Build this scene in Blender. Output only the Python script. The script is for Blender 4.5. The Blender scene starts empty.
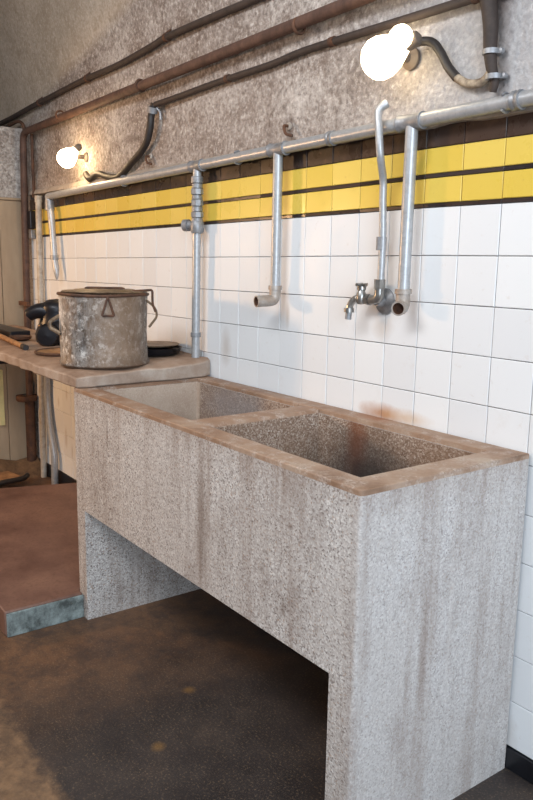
import bpy, bmesh, math, random
from mathutils import Vector, Matrix
random.seed(7)
S = bpy.context.scene
COL = S.collection
PI = math.pi

# ------------------------------------------------------------------ camera
cam_d = bpy.data.cameras.new('camera')
cam = bpy.data.objects.new('camera', cam_d); COL.objects.link(cam)
Rc = ((0.5915983730492009, 0.8060806699091754, 0.01566264997736347),
      (0.15335936429736433, -0.09343869954979583, -0.9837429109318915),
      (-0.7915126470169929, 0.5843827196497327, -0.17889820174315701))
right, down, fwd = (Vector(r).normalized() for r in Rc)
M = Matrix((right, -down, -fwd)).transposed().to_4x4()
M.translation = Vector((1.441, -1.907, 1.549))
cam.matrix_world = M
cam_d.sensor_fit = 'VERTICAL'
cam_d.sensor_height = 24.0
cam_d.lens = 764.56 / 800 * 24.0
cam_d.clip_start = 0.02
S.camera = cam

# ------------------------------------------------------------------ world, lights, exposure
S.view_settings.view_transform = 'Standard'
S.view_settings.look = 'None'
S.view_settings.gamma = 1.0
S.view_settings.use_curve_mapping = False
S.view_settings.exposure = 0.0
W = bpy.data.worlds.new('world'); S.world = W; W.use_nodes = True
W.node_tree.nodes['Background'].inputs[0].default_value = (0.80, 0.88, 1.0, 1)
W.node_tree.nodes['Background'].inputs[1].default_value = 1.0

def light(name, kind, loc, energy, color, target=None, size=1.0, size_y=None):
    d = bpy.data.lights.new(name, kind)
    d.energy = energy; d.color = color
    if kind == 'AREA':
        d.size = size
        if size_y: d.shape = 'RECTANGLE'; d.size_y = size_y
    else:
        d.shadow_soft_size = size
    o = bpy.data.objects.new(name, d); COL.objects.link(o)
    o.location = loc
    if target is not None:
        o.rotation_euler = (Vector(target) - Vector(loc)).to_track_quat('-Z', 'Y').to_euler()
    return o
# cool daylight from the tunnel mouth at the right, unseen pale fill light added under the vault, warm lamp further in
light('daylight', 'AREA', (4.2, -2.4, 2.2), 185, (0.74, 0.87, 1.0), (-0.6, -0.4, 1.0), 2.6, 2.6)
light('vault_fill_light', 'AREA', (-0.4, -2.6, 3.3), 78, (0.97, 0.98, 1.0), (-0.9, 0, 1.0), 2.6, 0.7)
wl_ = light('inner_warm_lamp', 'SPOT', (-4.0, -2.6, 1.75), 190, (1.0, 0.58, 0.28), (-2.5, -0.2, 1.0), 0.12)
wl_.data.spot_size = math.radians(78); wl_.data.spot_blend = 0.6

# ------------------------------------------------------------------ node helper
class NT:
    def __init__(s, name):
        m = bpy.data.materials.new(name); m.use_nodes = True
        s.m = m; s.t = m.node_tree; s.N = s.t.nodes; s.L = s.t.links
        s.b = s.N['Principled BSDF']
        s._pos = None
    def n(s, typ, **kw):
        x = s.N.new(typ)
        for k, v in kw.items(): setattr(x, k, v)
        return x
    def pos(s):
        if s._pos is None: s._pos = s.n('ShaderNodeNewGeometry')
        return s._pos.outputs['Position']
    def island(s):
        s.pos(); return s._pos.outputs['Random Per Island']
    def obj(s):
        return s.n('ShaderNodeTexCoord').outputs['Object']
    def put(s, sock, v):
        if hasattr(v, 'is_linked'): s.L.new(v, sock)
        elif v is not None:
            if isinstance(v, (tuple, list)) and len(v) == 3 and sock.type == 'RGBA': v = (*v, 1)
            sock.default_value = v
    def mp(s, vec, scale=(1, 1, 1), loc=(0, 0, 0)):
        x = s.n('ShaderNodeMapping'); s.put(x.inputs['Vector'], vec)
        x.inputs['Scale'].default_value = scale; x.inputs['Location'].default_value = loc
        return x.outputs[0]
    def noise(s, vec, scale, detail=4, rough=0.55):
        x = s.n('ShaderNodeTexNoise'); s.put(x.inputs['Vector'], vec)
        x.inputs['Scale'].default_value = scale; x.inputs['Detail'].default_value = detail
        x.inputs['Roughness'].default_value = rough
        return x.outputs['Fac']
    def voro(s, vec, scale, out='Color', feature='F1'):
        x = s.n('ShaderNodeTexVoronoi', feature=feature); s.put(x.inputs['Vector'], vec)
        x.inputs['Scale'].default_value = scale
        return x.outputs[out]
    def ramp(s, fac, stops, mode='LINEAR'):
        x = s.n('ShaderNodeValToRGB'); s.put(x.inputs[0], fac)
        r = x.color_ramp; r.interpolation = mode
        while len(r.elements) < len(stops): r.elements.new(0.5)
        for e, (p, c) in zip(r.elements, stops):
            e.position = p
            e.color = (c, c, c, 1) if isinstance(c, (int, float)) else (*c, 1)
        return x.outputs[0]
    def mix(s, fac, a, b, mode='MIX'):
        x = s.n('ShaderNodeMixRGB', blend_type=mode)
        s.put(x.inputs[0], fac); s.put(x.inputs[1], a); s.put(x.inputs[2], b)
        return x.outputs[0]
    def math(s, op, a, b=None, clamp=False):
        x = s.n('ShaderNodeMath', operation=op, use_clamp=clamp)
        s.put(x.inputs[0], a)
        if b is not None: s.put(x.inputs[1], b)
        return x.outputs[0]
    def sep(s, vec):
        x = s.n('ShaderNodeSeparateXYZ'); s.put(x.inputs[0], vec); return x.outputs
    def blob(s, c, rad, wob=0.0):
        """1 at point c, 0 outside the ellipsoid rad, edge wobbled by noise"""
        v = s.pos()
        p = s.mp(v, tuple(1 / r for r in rad), tuple(-a / r for a, r in zip(c, rad)))
        x = s.n('ShaderNodeVectorMath', operation='LENGTH'); s.put(x.inputs[0], p)
        d = x.outputs['Value']
        if wob:
            nz = s.noise(v, 14, 4)
            d = s.math('ADD', d, s.math('MULTIPLY', s.math('SUBTRACT', nz, 0.5), wob))
        return s.ramp(d, [(0.0, 1), (0.25, 0.9), (1.0, 0)])
    def bump(s, h, strength=0.3, dist=0.01):
        x = s.n('ShaderNodeBump'); s.put(x.inputs['Height'], h)
        x.inputs['Strength'].default_value = strength; x.inputs['Distance'].default_value = dist
        s.L.new(x.outputs[0], s.b.inputs['Normal'])
    def done(s, col, rough=0.7, metal=0.0, spec=None):
        s.put(s.b.inputs['Base Color'], col); s.put(s.b.inputs['Roughness'], rough)
        s.put(s.b.inputs['Metallic'], metal)
        if spec is not None: s.b.inputs['Specular IOR Level'].default_value = spec
        return s.m

def L(r, g, b):  # sRGB 0-255 to linear
    f = lambda c: (c / 255 / 12.92) if c / 255 <= 0.04045 else ((c / 255 + 0.055) / 1.055) ** 2.4
    return (f(r), f(g), f(b))

# ------------------------------------------------------------------ materials
def mat_terrazzo():
    k = NT('exposed aggregate concrete'); p = k.pos()
    chips = k.voro(p, 210, 'Color')
    cr = k.sep(chips)[0]
    base = k.ramp(cr, [(0.0, L(104, 96, 92)), (0.14, L(162, 154, 149)), (0.45, L(186, 180, 175)),
                       (0.75, L(202, 198, 194)), (0.92, L(222, 218, 213)), (1.0, L(160, 136, 118))])
    endf = k.math('MULTIPLY', k.math('SUBTRACT', k.sep(p)[0], 0.13), 25.0, True)
    base = k.mix(k.math('MULTIPLY', endf, 0.5), base, k.ramp(k.noise(p, 60, 4), [(0.35, L(168, 162, 160)), (0.65, L(194, 190, 190))]))
    big = k.noise(p, 2.2, 5, 0.6)
    c = k.mix(k.ramp(big, [(0.35, 0.0), (0.7, 0.45)]), base, L(176, 167, 160), 'MIX')
    streak = k.noise(k.mp(p, (9, 9, 0.7)), 1.4, 5, 0.65)
    c = k.mix(k.ramp(streak, [(0.48, 0.0), (0.72, 0.55)]), c, L(120, 97, 82))
    sm = k.noise(k.mp(p, (1, 1, 0.6), (4, 2, 7)), 5.5, 6, 0.7)
    c = k.mix(k.ramp(sm, [(0.52, 0.0), (0.68, 0.38)]), c, L(112, 92, 80))
    streak2 = k.noise(k.mp(p, (22, 22, 0.9), (3, 1, 0)), 1.2, 3, 0.6)
    c = k.mix(k.ramp(streak2, [(0.55, 0.0), (0.75, 0.30)]), c, L(205, 198, 192))
    zz = k.sep(p)[2]
    top = k.math('SUBTRACT', k.math('MULTIPLY', k.math('ADD', zz, k.math('MULTIPLY', streak, 0.14)), 7.0), 6.9, True)
    c = k.mix(k.math('MULTIPLY', top, 0.40), c, L(120, 92, 70))
    # rust run in the large basin, drip mark and scuffs on the front
    c = k.mix(k.math('MULTIPLY', k.blob((-0.47, -0.10, 0.90), (0.10, 0.06, 0.20), 0.5), 0.75), c, L(120, 66, 34))
    inner = k.math('LESS_THAN', k.sep(p)[1], -0.60)
    for cc, rr in (((-1.263, -0.68, 0.87), (0.012, 0.05, 0.09)), ((-0.106, -0.68, 0.842), (0.020, 0.05, 0.010)),
                   ((-0.231, -0.68, 0.675), (0.022, 0.05, 0.012)), ((-0.215, -0.68, 0.735), (0.020, 0.05, 0.009)),
                   ((-0.13, -0.68, 0.60), (0.016, 0.05, 0.035)), ((-0.56, -0.68, 0.72), (0.035, 0.05, 0.26))):
        c = k.mix(k.math('MULTIPLY', k.blob(cc, rr, 0.7), 0.5), c, L(92, 70, 54))
    pits = k.voro(p, 210, 'Distance')
    k.bump(k.math('ADD', pits, k.math('MULTIPLY', cr, 0.6)), 0.25, 0.003)
    return k.done(c, 0.82)

def mat_basin():
    k = NT('brown stained aggregate'); p = k.pos()
    cr = k.sep(k.voro(p, 210, 'Color'))[0]
    base = k.ramp(cr, [(0.0, L(112, 88, 72)), (0.4, L(146, 123, 107)), (0.75, L(168, 149, 133)), (1.0, L(198, 185, 172))])
    n = k.noise(p, 5, 5, 0.65)
    c = k.mix(k.ramp(n, [(0.35, 0.0), (0.65, 0.55)]), base, L(126, 98, 76))
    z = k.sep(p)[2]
    dirt_or_dark = k.math('MULTIPLY', k.math('SUBTRACT', 0.90, k.math('ADD', z, k.math('MULTIPLY', n, 0.14))), 5.0, True)  # darker towards the bottom of the basins
    c = k.mix(k.math('MULTIPLY', dirt_or_dark, 0.85), c, L(48, 38, 34))
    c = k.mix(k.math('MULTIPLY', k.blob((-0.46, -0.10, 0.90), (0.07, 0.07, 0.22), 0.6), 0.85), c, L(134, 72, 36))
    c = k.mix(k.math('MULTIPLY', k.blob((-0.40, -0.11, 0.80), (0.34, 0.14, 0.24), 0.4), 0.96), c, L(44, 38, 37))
    # pale lime bloom on the back of the small basin
    c = k.mix(k.math('MULTIPLY', k.blob((-1.20, -0.10, 0.92), (0.36, 0.08, 0.16), 0.8), 0.55), c, L(150, 146, 148))
    k.bump(k.math('ADD', k.voro(p, 210, 'Distance'), n), 0.3, 0.004)
    lighten = k.math('MULTIPLY', k.math('SUBTRACT', -1.50, k.sep(p)[0]), 60.0, True)
    c = k.mix(k.math('MULTIPLY', lighten, 0.75), c, k.ramp(n, [(0.35, L(178, 156, 138)), (0.65, L(204, 188, 172))]))
    return k.done(c, 0.8)

def mat_rim():
    k = NT('brown cement rim'); p = k.pos()
    n = k.noise(p, 7, 6, 0.6); f = k.noise(p, 90, 3)
    c = k.ramp(n, [(0.3, L(130, 100, 78)), (0.5, L(164, 136, 114)), (0.72, L(188, 170, 152))])
    x = k.sep(p)[0]
    leftish = k.math('MULTIPLY', k.math('SUBTRACT', 0.0, x), 0.8, True)
    c = k.mix(k.math('MULTIPLY', leftish, 0.6), c, L(136, 100, 74))
    c = k.mix(k.math('MULTIPLY', f, 0.35), c, L(110, 84, 66))
    sp = k.sep(k.voro(p, 210, 'Color'))[0]
    chips = k.ramp(sp, [(0.0, L(120, 102, 90)), (0.3, L(172, 156, 144)), (1.0, L(210, 200, 190))])
    wear = k.ramp(k.noise(p, 16, 5, 0.7), [(0.50, 0.0), (0.66, 0.55)])
    c = k.mix(wear, c, chips)
    c = k.mix(k.math('MULTIPLY', k.blob((-0.45, -0.04, 1.01), (0.13, 0.06, 0.08), 0.5), 0.6), c, L(146, 84, 40))
    k.bump(k.math('ADD', n, f), 0.3, 0.004)
    return k.done(c, 0.62)

def mat_slab():
    k = NT('counter concrete'); p = k.pos()
    n = k.noise(p, 6, 6, 0.62); f = k.noise(p, 110, 3)
    c = k.ramp(n, [(0.3, L(128, 104, 86)), (0.5, L(168, 148, 132)), (0.75, L(196, 184, 172))])
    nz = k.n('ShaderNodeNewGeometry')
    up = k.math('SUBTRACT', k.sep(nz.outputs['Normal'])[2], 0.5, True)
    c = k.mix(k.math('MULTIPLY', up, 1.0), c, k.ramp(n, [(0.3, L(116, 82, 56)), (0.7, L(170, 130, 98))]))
    c = k.mix(k.math('MULTIPLY', f, 0.3), c, L(110, 92, 80))
    k.bump(k.math('ADD', n, k.math('MULTIPLY', f, 0.6)), 0.4, 0.006)
    return k.done(c, 0.75)

def mat_vault():
    k = NT('rough vault render'); p = k.pos()
    n = k.noise(p, 1.7, 6, 0.62); m = k.noise(p, 9, 6, 0.7); f = k.noise(p, 52, 5, 0.75)
    c = k.ramp(n, [(0.30, L(128, 115, 106)), (0.48, L(164, 153, 145)), (0.66, L(192, 184, 177))])
    c = k.mix(k.ramp(m, [(0.46, 0.0), (0.66, 0.65)]), c, L(108, 88, 74))
    c = k.mix(k.ramp(f, [(0.50, 0.0), (0.64, 0.60)]), c, L(74, 60, 50))
    c = k.mix(k.ramp(f, [(0.32, 0.75), (0.47, 0.0)]), c, L(226, 219, 212))
    # vertical runs of grime
    st = k.noise(k.mp(p, (5, 1, 0.6)), 1.5, 4, 0.6)
    c = k.mix(k.ramp(st, [(0.54, 0.0), (0.72, 0.35)]), c, L(92, 74, 62))
    x, y, z = k.sep(p)
    # smoother cooler tone towards the right
    cool = k.math('MULTIPLY', k.math('ADD', x, 0.75), 1.6, True)
    c = k.mix(k.math('MULTIPLY', cool, 0.55), c, k.ramp(m, [(0.3, L(168, 170, 174)), (0.7, L(192, 195, 200))]))
    for cc, rr, a in (((-0.06, -0.02, 2.30), (0.07, 0.1, 0.24), 0.9), ((-0.03, -0.02, 2.08), (0.035, 0.1, 0.10), 0.6),
                      ((-2.35, 0, 2.17), (0.16, 0.1, 0.03), 0.5), ((-1.02, 0, 2.06), (0.05, 0.1, 0.06), 0.7),
                      ((-2.15, 0, 2.05), (0.06, 0.1, 0.05), 0.5)):
        c = k.mix(k.math('MULTIPLY', k.blob(cc, rr, 0.7), a), c, L(70, 48, 36))
    # streak of light high on the vault, painted into the colour with a slanted edge
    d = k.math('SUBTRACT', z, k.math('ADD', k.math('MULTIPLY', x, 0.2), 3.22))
    lighten = k.math('MULTIPLY', d, 14.0, True)
    c = k.mix(k.math('MULTIPLY', lighten, 0.48), c, L(204, 184, 158))
    pits = k.voro(p, 60, 'Distance')
    k.bump(k.math('ADD', k.math('ADD', f, m), k.math('MULTIPLY', pits, 0.5)), 0.55, 0.012)
    return k.done(c, 0.88)

def mat_tile(name, a, b, rough, dirt_or_dark, dcol, amount):
    k = NT(name); p = k.pos()
    c = k.mix(k.island(), a, b)
    n = k.noise(p, 8, 6, 0.7)
    c = k.mix(k.ramp(n, [(dirt_or_dark, 0.0), (dirt_or_dark + 0.22, amount)]), c, dcol)
    f = k.noise(k.mp(p, (1, 1, 1), (5, 2, 1)), 45, 4, 0.7)
    c = k.mix(k.ramp(f, [(0.62, 0.0), (0.74, amount)]), c, dcol)
    if 'white' in name:
        c = k.mix(k.math('MULTIPLY', k.blob((-0.45, 0, 1.025), (0.13, 0.1, 0.045), 0.7), 0.85), c, L(168, 108, 44))
        c = k.mix(k.math('MULTIPLY', k.blob((-0.33, 0, 1.03), (0.14, 0.1, 0.035), 0.7), 0.5), c, L(190, 140, 60))
        for cc, rr in (((-0.46, 0, 1.33), (0.06, 0.1, 0.06)), ((-1.45, 0, 1.16), (0.05, 0.1, 0.10)), ((-1.0, 0, 1.33), (0.02, 0.1, 0.06)),
                       ((-3.37, 0, 0.66), (0.02, 0.1, 0.06)), ((-3.52, 0, 0.58), (0.02, 0.1, 0.05)), ((-3.40, 0, 0.36), (0.03, 0.1, 0.09)),
                       ((-3.30, 0, 0.28), (0.02, 0.1, 0.07)), ((0.12, 0, 0.12), (0.08, 0.1, 0.10))):
            c = k.mix(k.math('MULTIPLY', k.blob(cc, rr, 0.7), 0.35), c, L(150, 120, 84))
    k.bump(k.noise(p, 5, 1), 0.02, 0.01)
    return k.done(c, k.ramp(n, [(0.3, rough), (0.8, rough + 0.25)]), 0.0, 0.32)

def mat_plain(name, col, rough=0.6, metal=0.0, var=0.25, scale=20, dark=None, bump=0.0):
    k = NT(name); p = k.pos()
    n = k.noise(p, scale, 5, 0.65)
    c = k.mix(k.ramp(n, [(0.35, 0.0), (0.7, 1.0)]), col, dark or tuple(x * (1 - var * 2) for x in col))
    if bump: k.bump(n, bump, 0.004)
    return k.done(c, rough, metal)

def mat_galv():
    k = NT('galvanised steel'); p = k.pos()
    n = k.noise(p, 25, 5, 0.7); v = k.sep(k.voro(p, 90, 'Color'))[0]
    c = k.ramp(v, [(0.0, L(164, 166, 168)), (1.0, L(178, 179, 181))])
    c = k.mix(k.ramp(n, [(0.56, 0.0), (0.74, 0.45)]), c, L(138, 124, 110))
    k.bump(n, 0.06, 0.003)
    return k.done(c, 0.36, 0.35)

def mat_rust(name, a, b, metal=0.15, rough=0.7):
    k = NT(name); p = k.pos()
    n = k.noise(p, 18, 6, 0.7)
    c = k.ramp(n, [(0.35, a), (0.65, b)])
    k.bump(n, 0.25, 0.004)
    return k.done(c, rough, metal)

def mat_pot():
    k = NT('scorched aluminium'); p = k.pos()
    n = k.noise(p, 14, 6, 0.72); f = k.noise(k.mp(p, (1, 1, 0.5)), 60, 5, 0.75); st = k.noise(k.mp(p, (30, 30, 2.5)), 1.2, 4, 0.7)
    c = k.ramp(n, [(0.3, L(84, 80, 78)), (0.5, L(128, 126, 124)), (0.7, L(156, 152, 148))])
    c = k.mix(k.ramp(f, [(0.48, 0.0), (0.60, 0.85)]), c, L(62, 54, 48))
    c = k.mix(k.ramp(k.noise(p, 34, 6, 0.75), [(0.52, 0.0), (0.6, 0.8)]), c, L(206, 204, 200))
    c = k.mix(k.ramp(st, [(0.5, 0.0), (0.7, 0.5)]), c, L(120, 96, 74))
    x, y, z = k.sep(p)
    # burnt brown side towards the wall corner and soot at the foot
    side = k.math('MULTIPLY', k.math('ADD', k.math('ADD', x, k.math('MULTIPLY', n, 0.06)), 1.61), 12.0, True)
    c = k.mix(k.math('MULTIPLY', side, 0.75), c, L(138, 112, 88))
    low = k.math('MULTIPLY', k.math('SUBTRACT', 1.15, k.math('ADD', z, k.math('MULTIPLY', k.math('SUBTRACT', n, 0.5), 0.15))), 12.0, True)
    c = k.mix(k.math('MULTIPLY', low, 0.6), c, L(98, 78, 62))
    c = k.mix(k.ramp(k.noise(p, 9, 5, 0.7), [(0.5, 0.0), (0.64, 0.6)]), c, L(112, 88, 68))
    # white crust below the rim
    c = k.mix(k.math('MULTIPLY', k.math('MULTIPLY', k.blob((-1.80, -0.65, 1.32), (0.07, 0.07, 0.10), 1.2), k.ramp(f, [(0.42, 0), (0.5, 1)])), 0.95), c, L(235, 235, 235))
    k.bump(k.math('ADD', n, f), 0.3, 0.005)
    return k.done(c, 0.55, 0.25)

def mat_floor():
    k = NT('damp dark floor'); p = k.pos()
    n = k.noise(p, 2.4, 6, 0.62); m = k.noise(p, 16, 6, 0.7); f = k.noise(p, 130, 3, 0.7)
    c = k.ramp(n, [(0.3, L(44, 40, 40)), (0.52, L(60, 53, 50)), (0.72, L(84, 70, 60))])
    c = k.mix(k.ramp(m, [(0.45, 0.0), (0.68, 0.5)]), c, L(42, 36, 34))
    x, y, z = k.sep(p)
    left = k.math('MULTIPLY', k.math('SUBTRACT', k.math('SUBTRACT', k.math('MULTIPLY', n, 0.9), 1.10), x), 1.3, True)
    c = k.mix(k.math('MULTIPLY', left, 0.75), c, k.ramp(m, [(0.3, L(92, 66, 46)), (0.7, L(132, 94, 64))]))
    wl = k.math('MULTIPLY', k.math('SUBTRACT', k.math('SUBTRACT', k.math('MULTIPLY', m, 0.06), 1.20), y), 22.0, True)
    c = k.mix(wl, c, k.ramp(m, [(0.3, L(104, 80, 60)), (0.7, L(150, 118, 88))]))
    c = k.mix(k.ramp(f, [(0.54, 0.0), (0.70, 0.65)]), c, L(136, 114, 92))
    c = k.mix(k.ramp(k.noise(p, 7, 6, 0.75), [(0.46, 0.0), (0.62, 0.55)]), c, L(48, 42, 42))
    for cc in ((-0.78, -0.60, 0), (-0.55, -0.85, 0)):
        c = k.mix(k.math('MULTIPLY', k.blob(cc, (0.03, 0.03, 0.1), 0.8), 0.5), c, L(140, 104, 54))
    k.bump(k.math('ADD', m, k.math('MULTIPLY', f, 0.5)), 0.3, 0.006)
    return k.done(c, k.ramp(n, [(0.3, 0.45), (0.7, 0.75)]))

def mat_step():
    k = NT('red brown platform screed'); p = k.pos()
    n = k.noise(p, 3.5, 6, 0.62); f = k.noise(p, 60, 4, 0.7)
    c = k.ramp(n, [(0.3, L(96, 68, 58)), (0.5, L(118, 88, 76)), (0.72, L(136, 104, 88))])
    c = k.mix(k.ramp(f, [(0.5, 0.0), (0.7, 0.4)]), c, L(70, 50, 42))
    k.bump(k.math('ADD', n, k.math('MULTIPLY', f, 0.4)), 0.3, 0.006)
    return k.done(c, 0.6)

def mat_panel():
    k = NT('beige painted board'); p = k.pos()
    n = k.noise(k.mp(p, (1, 3, 0.8)), 2.5, 5, 0.6)
    c = k.ramp(n, [(0.3, L(158, 134, 108)), (0.7, L(182, 158, 130))])
    k.bump(n, 0.15, 0.004)
    return k.done(c, 0.6)

def mat_emit(name, col, strength):
    k = NT(name)
    k.put(k.b.inputs['Emission Color'], col); k.b.inputs['Emission Strength'].default_value = strength
    return k.done((0.9, 0.85, 0.75), 0.2)

TERR = mat_terrazzo(); BASIN = mat_basin(); RIM = mat_rim(); SLAB = mat_slab(); VAULT = mat_vault()
WHITE = mat_tile('white glazed tile', L(222, 224, 226), L(230, 232, 233), 0.36, 0.60, L(200, 190, 180), 0.28)
YELLOW = mat_tile('yellow glazed tile', L(216, 186, 78), L(226, 198, 98), 0.22, 0.60, L(190, 156, 70), 0.40)
BLACKT = mat_tile('black glazed strip', L(34, 28, 30), L(58, 48, 46), 0.22, 0.60, L(96, 78, 64), 0.35)
BROWNT = mat_tile('dark brown glazed tile', L(40, 32, 30), L(70, 54, 46), 0.20, 0.55, L(120, 92, 74), 0.5)
GROUT = mat_plain('dirty grout', L(82, 77, 76), 0.9, 0, 0.2, 30)
CEMENT = mat_plain('pale cement', L(176, 164, 152), 0.85, 0, 0.18, 30, None, 0.3)
GALV = mat_galv()
GALVD = mat_plain('dull zinc fitting', L(158, 159, 162), 0.45, 0.4, 0.22, 40, None, 0.1)
CHROME = mat_plain('worn chrome brass', L(170, 168, 164), 0.28, 0.8, 0.2, 60)
RUST = mat_rust('rust brown pipe paint', L(72, 52, 45), L(102, 76, 64))
RUSTD = mat_rust('dark rust', L(62, 44, 36), L(104, 70, 50))
BLACK = mat_plain('black rubber', L(44, 38, 36), 0.55, 0, 0.25, 30, None, 0.15)
CABLE = mat_plain('grimy cable sheath', L(66, 54, 48), 0.7, 0, 0.25, 30, None, 0.2)
IRON = mat_plain('black cast iron', L(34, 34, 40), 0.38, 0.3, 0.2, 25, None, 0.2)
CREAM = mat_plain('cream pipe paint', L(190, 182, 170), 0.5, 0, 0.12, 25, L(150, 136, 120))
FLOOR = mat_floor(); STEP = mat_step(); PANEL = mat_panel()
WALK = mat_rust('ochre worn walkway', L(88, 66, 48), L(128, 98, 70), 0, 0.7)
SKIRT = mat_plain('black skirting tile', L(26, 27, 32), 0.3, 0, 0.2, 12)
RISER = mat_rust('weathered step edge', L(72, 78, 76), L(146, 158, 156), 0, 0.8)
POT = mat_pot()
POTLID = mat_rust('tarnished lid metal', L(86, 68, 52), L(150, 130, 108), 0.3, 0.5)
WOOD = mat_rust('worn wood', L(120, 84, 54), L(172, 128, 86), 0, 0.65)
PALEB = mat_plain('pale yellow paint', L(228, 212, 150), 0.55, 0, 0.1, 12)
LGLASS = mat_emit('glowing lamp glass', (1.0, 0.80, 0.52), 8.0)
LGLASS2 = mat_emit('glowing warm lamp glass', (1.0, 0.70, 0.38), 42.0)
LMOUNT = mat_plain('grey lamp holder', L(104, 92, 82), 0.6, 0, 0.15, 20)
WHITEM = mat_plain('white porcelain', L(222, 214, 204), 0.3, 0, 0.08, 20)

# ------------------------------------------------------------------ mesh helpers
def smooth_by_angle(me, ang=40):
    for f in me.polygons: f.use_smooth = True
    try: me.set_sharp_from_angle(angle=math.radians(ang))
    except Exception: pass

def build(name, bm, mat, root=None, smooth=True, bevel=0.0, label=None, kind=None):
    bmesh.ops.recalc_face_normals(bm, faces=bm.faces)
    off = Vector((0, 0, 0))
    p = root
    while p is not None: off += p.location; p = p.parent
    if root is None:      # put the origin at the base of the mesh
        xs = [v.co for v in bm.verts]
        off = Vector((sum(v.x for v in xs) / len(xs), sum(v.y for v in xs) / len(xs), min(v.z for v in xs)))
    me = bpy.data.meshes.new(name)
    bmesh.ops.translate(bm, vec=-off, verts=bm.verts)
    bm.to_mesh(me); bm.free()
    for m in (mat if isinstance(mat, (list, tuple)) else [mat]): me.materials.append(m)
    if smooth: smooth_by_angle(me)
    o = bpy.data.objects.new(name, me); COL.objects.link(o)
    if root is not None: o.parent = root
    else: o.location = off
    if bevel:
        b = o.modifiers.new('bevel', 'BEVEL'); b.width = bevel; b.segments = 2; b.limit_method = 'ANGLE'; b.angle_limit = math.radians(35)
    if label: o['label'] = label
    if kind: o['kind'] = kind
    return o

def thing(name, label, cat, loc, group=None):
    o = bpy.data.objects.new(name, None); COL.objects.link(o)
    o.empty_display_size = 0.05
    o.location = loc; o['label'] = label; o['category'] = cat
    if group: o['group'] = group
    return o

def tag(o, label, cat, group=None):
    o['label'] = label; o['category'] = cat
    if group: o['group'] = group
    return o

def box(bm, x0, x1, y0, y1, z0, z1, mi=0):
    vs = [bm.verts.new((x, y, z)) for x in (x0, x1) for y in (y0, y1) for z in (z0, z1)]
    for q in ((0, 1, 3, 2), (4, 6, 7, 5), (0, 4, 5, 1), (2, 3, 7, 6), (0, 2, 6, 4), (1, 5, 7, 3)):
        f = bm.faces.new([vs[i] for i in q]); f.material_index = mi
    return vs

def BM(): return bmesh.new()

def spline(pts, n=6):
    """Catmull-Rom through pts"""
    P = [Vector(p) for p in pts]
    if len(P) < 3: return P
    out = []
    for i in range(len(P) - 1):
        a = P[max(i - 1, 0)]; b = P[i]; c = P[i + 1]; d = P[min(i + 2, len(P) - 1)]
        for j in range(n):
            t = j / n
            out.append(0.5 * ((2 * b) + (c - a) * t + (2 * a - 5 * b + 4 * c - d) * t * t + (3 * b - a - 3 * c + d) * t ** 3))
    out.append(P[-1])
    return out

def fillet(pts, r, n=6):
    """polyline with rounded corners"""
    P = [Vector(p) for p in pts]; out = [P[0]]
    for a, b, c in zip(P, P[1:], P[2:]):
        u = (a - b); v = (c - b); k = min(r, u.length * 0.49, v.length * 0.49)
        s = b + u.normalized() * k; e = b + v.normalized() * k
        for j in range(n + 1):
            t = j / n
            out.append(s * (1 - t) ** 2 + b * 2 * t * (1 - t) + e * t * t)
    out.append(P[-1])
    return out

def tube(bm, pts, r, seg=14, cap=True):
    P = [Vector(p) for p in pts]
    R = list(r) if isinstance(r, (list, tuple)) else [r] * len(P)
    if len(R) != len(P):      # spread the given radii along the path
        f = [i * (len(R) - 1) / (len(P) - 1) for i in range(len(P))]
        R = [R[int(q)] * (1 - q % 1) + R[min(int(q) + 1, len(R) - 1)] * (q % 1) for q in f]
    rings = []; nrm = None
    for i, p in enumerate(P):
        t = (P[min(i + 1, len(P) - 1)] - P[max(i - 1, 0)]).normalized()
        if nrm is None:
            nrm = t.orthogonal().normalized()
        else:
            nrm = (nrm - t * nrm.dot(t))
            nrm = nrm.normalized() if nrm.length > 1e-6 else t.orthogonal().normalized()
        bn = t.cross(nrm)
        rings.append([bm.verts.new(p + (nrm * math.cos(2 * PI * j / seg) + bn * math.sin(2 * PI * j / seg)) * R[i]) for j in range(seg)])
    for a, b in zip(rings, rings[1:]):
        for j in range(seg):
            bm.faces.new((a[j], a[(j + 1) % seg], b[(j + 1) % seg], b[j]))
    if cap:
        bm.faces.new(rings[0]); bm.faces.new(list(reversed(rings[-1])))
    return rings

def lathe(bm, prof, c=(0, 0, 0), axis=(0, 0, 1), seg=32):
    """prof: list of (radius, height) along axis from c"""
    A = Vector(axis).normalized(); u = A.orthogonal().normalized(); v = A.cross(u); C = Vector(c)
    rings = []
    for r, h in prof:
        if r < 1e-6: rings.append([bm.verts.new(C + A * h)])
        else: rings.append([bm.verts.new(C + A * h + (u * math.cos(2 * PI * j / seg) + v * math.sin(2 * PI * j / seg)) * r) for j in range(seg)])
    for a, b in zip(rings, rings[1:]):
        for j in range(seg):
            q = [a[j % len(a)], a[(j + 1) % len(a)], b[(j + 1) % len(b)], b[j % len(b)]]
            q = list(dict.fromkeys(q))
            if len(q) > 2: bm.faces.new(q)
    return rings

def pipe_hollow(bm, pts, r, wall=0.004, seg=18, depth=0.03, inner=0):
    """tube whose last end is open (dark bore)"""
    rings = tube(bm, pts, r, seg, cap=False)
    bm.faces.new(rings[0])
    last = rings[-1]; P = [Vector(p) for p in pts]
    t = (P[-1] - P[-2]).normalized(); c = P[-1]
    k = (r - wall) / r
    inn = [bm.verts.new(c + (v.co - c) * k) for v in last]
    bot = [bm.verts.new(v.co - t * depth) for v in inn]
    for a, b in ((last, inn), (inn, bot)):
        for j in range(seg): bm.faces.new((a[j], a[(j + 1) % seg], b[(j + 1) % seg], b[j])).material_index = inner if a is inn else 0
    bm.faces.new(bot).material_index = inner

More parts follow.
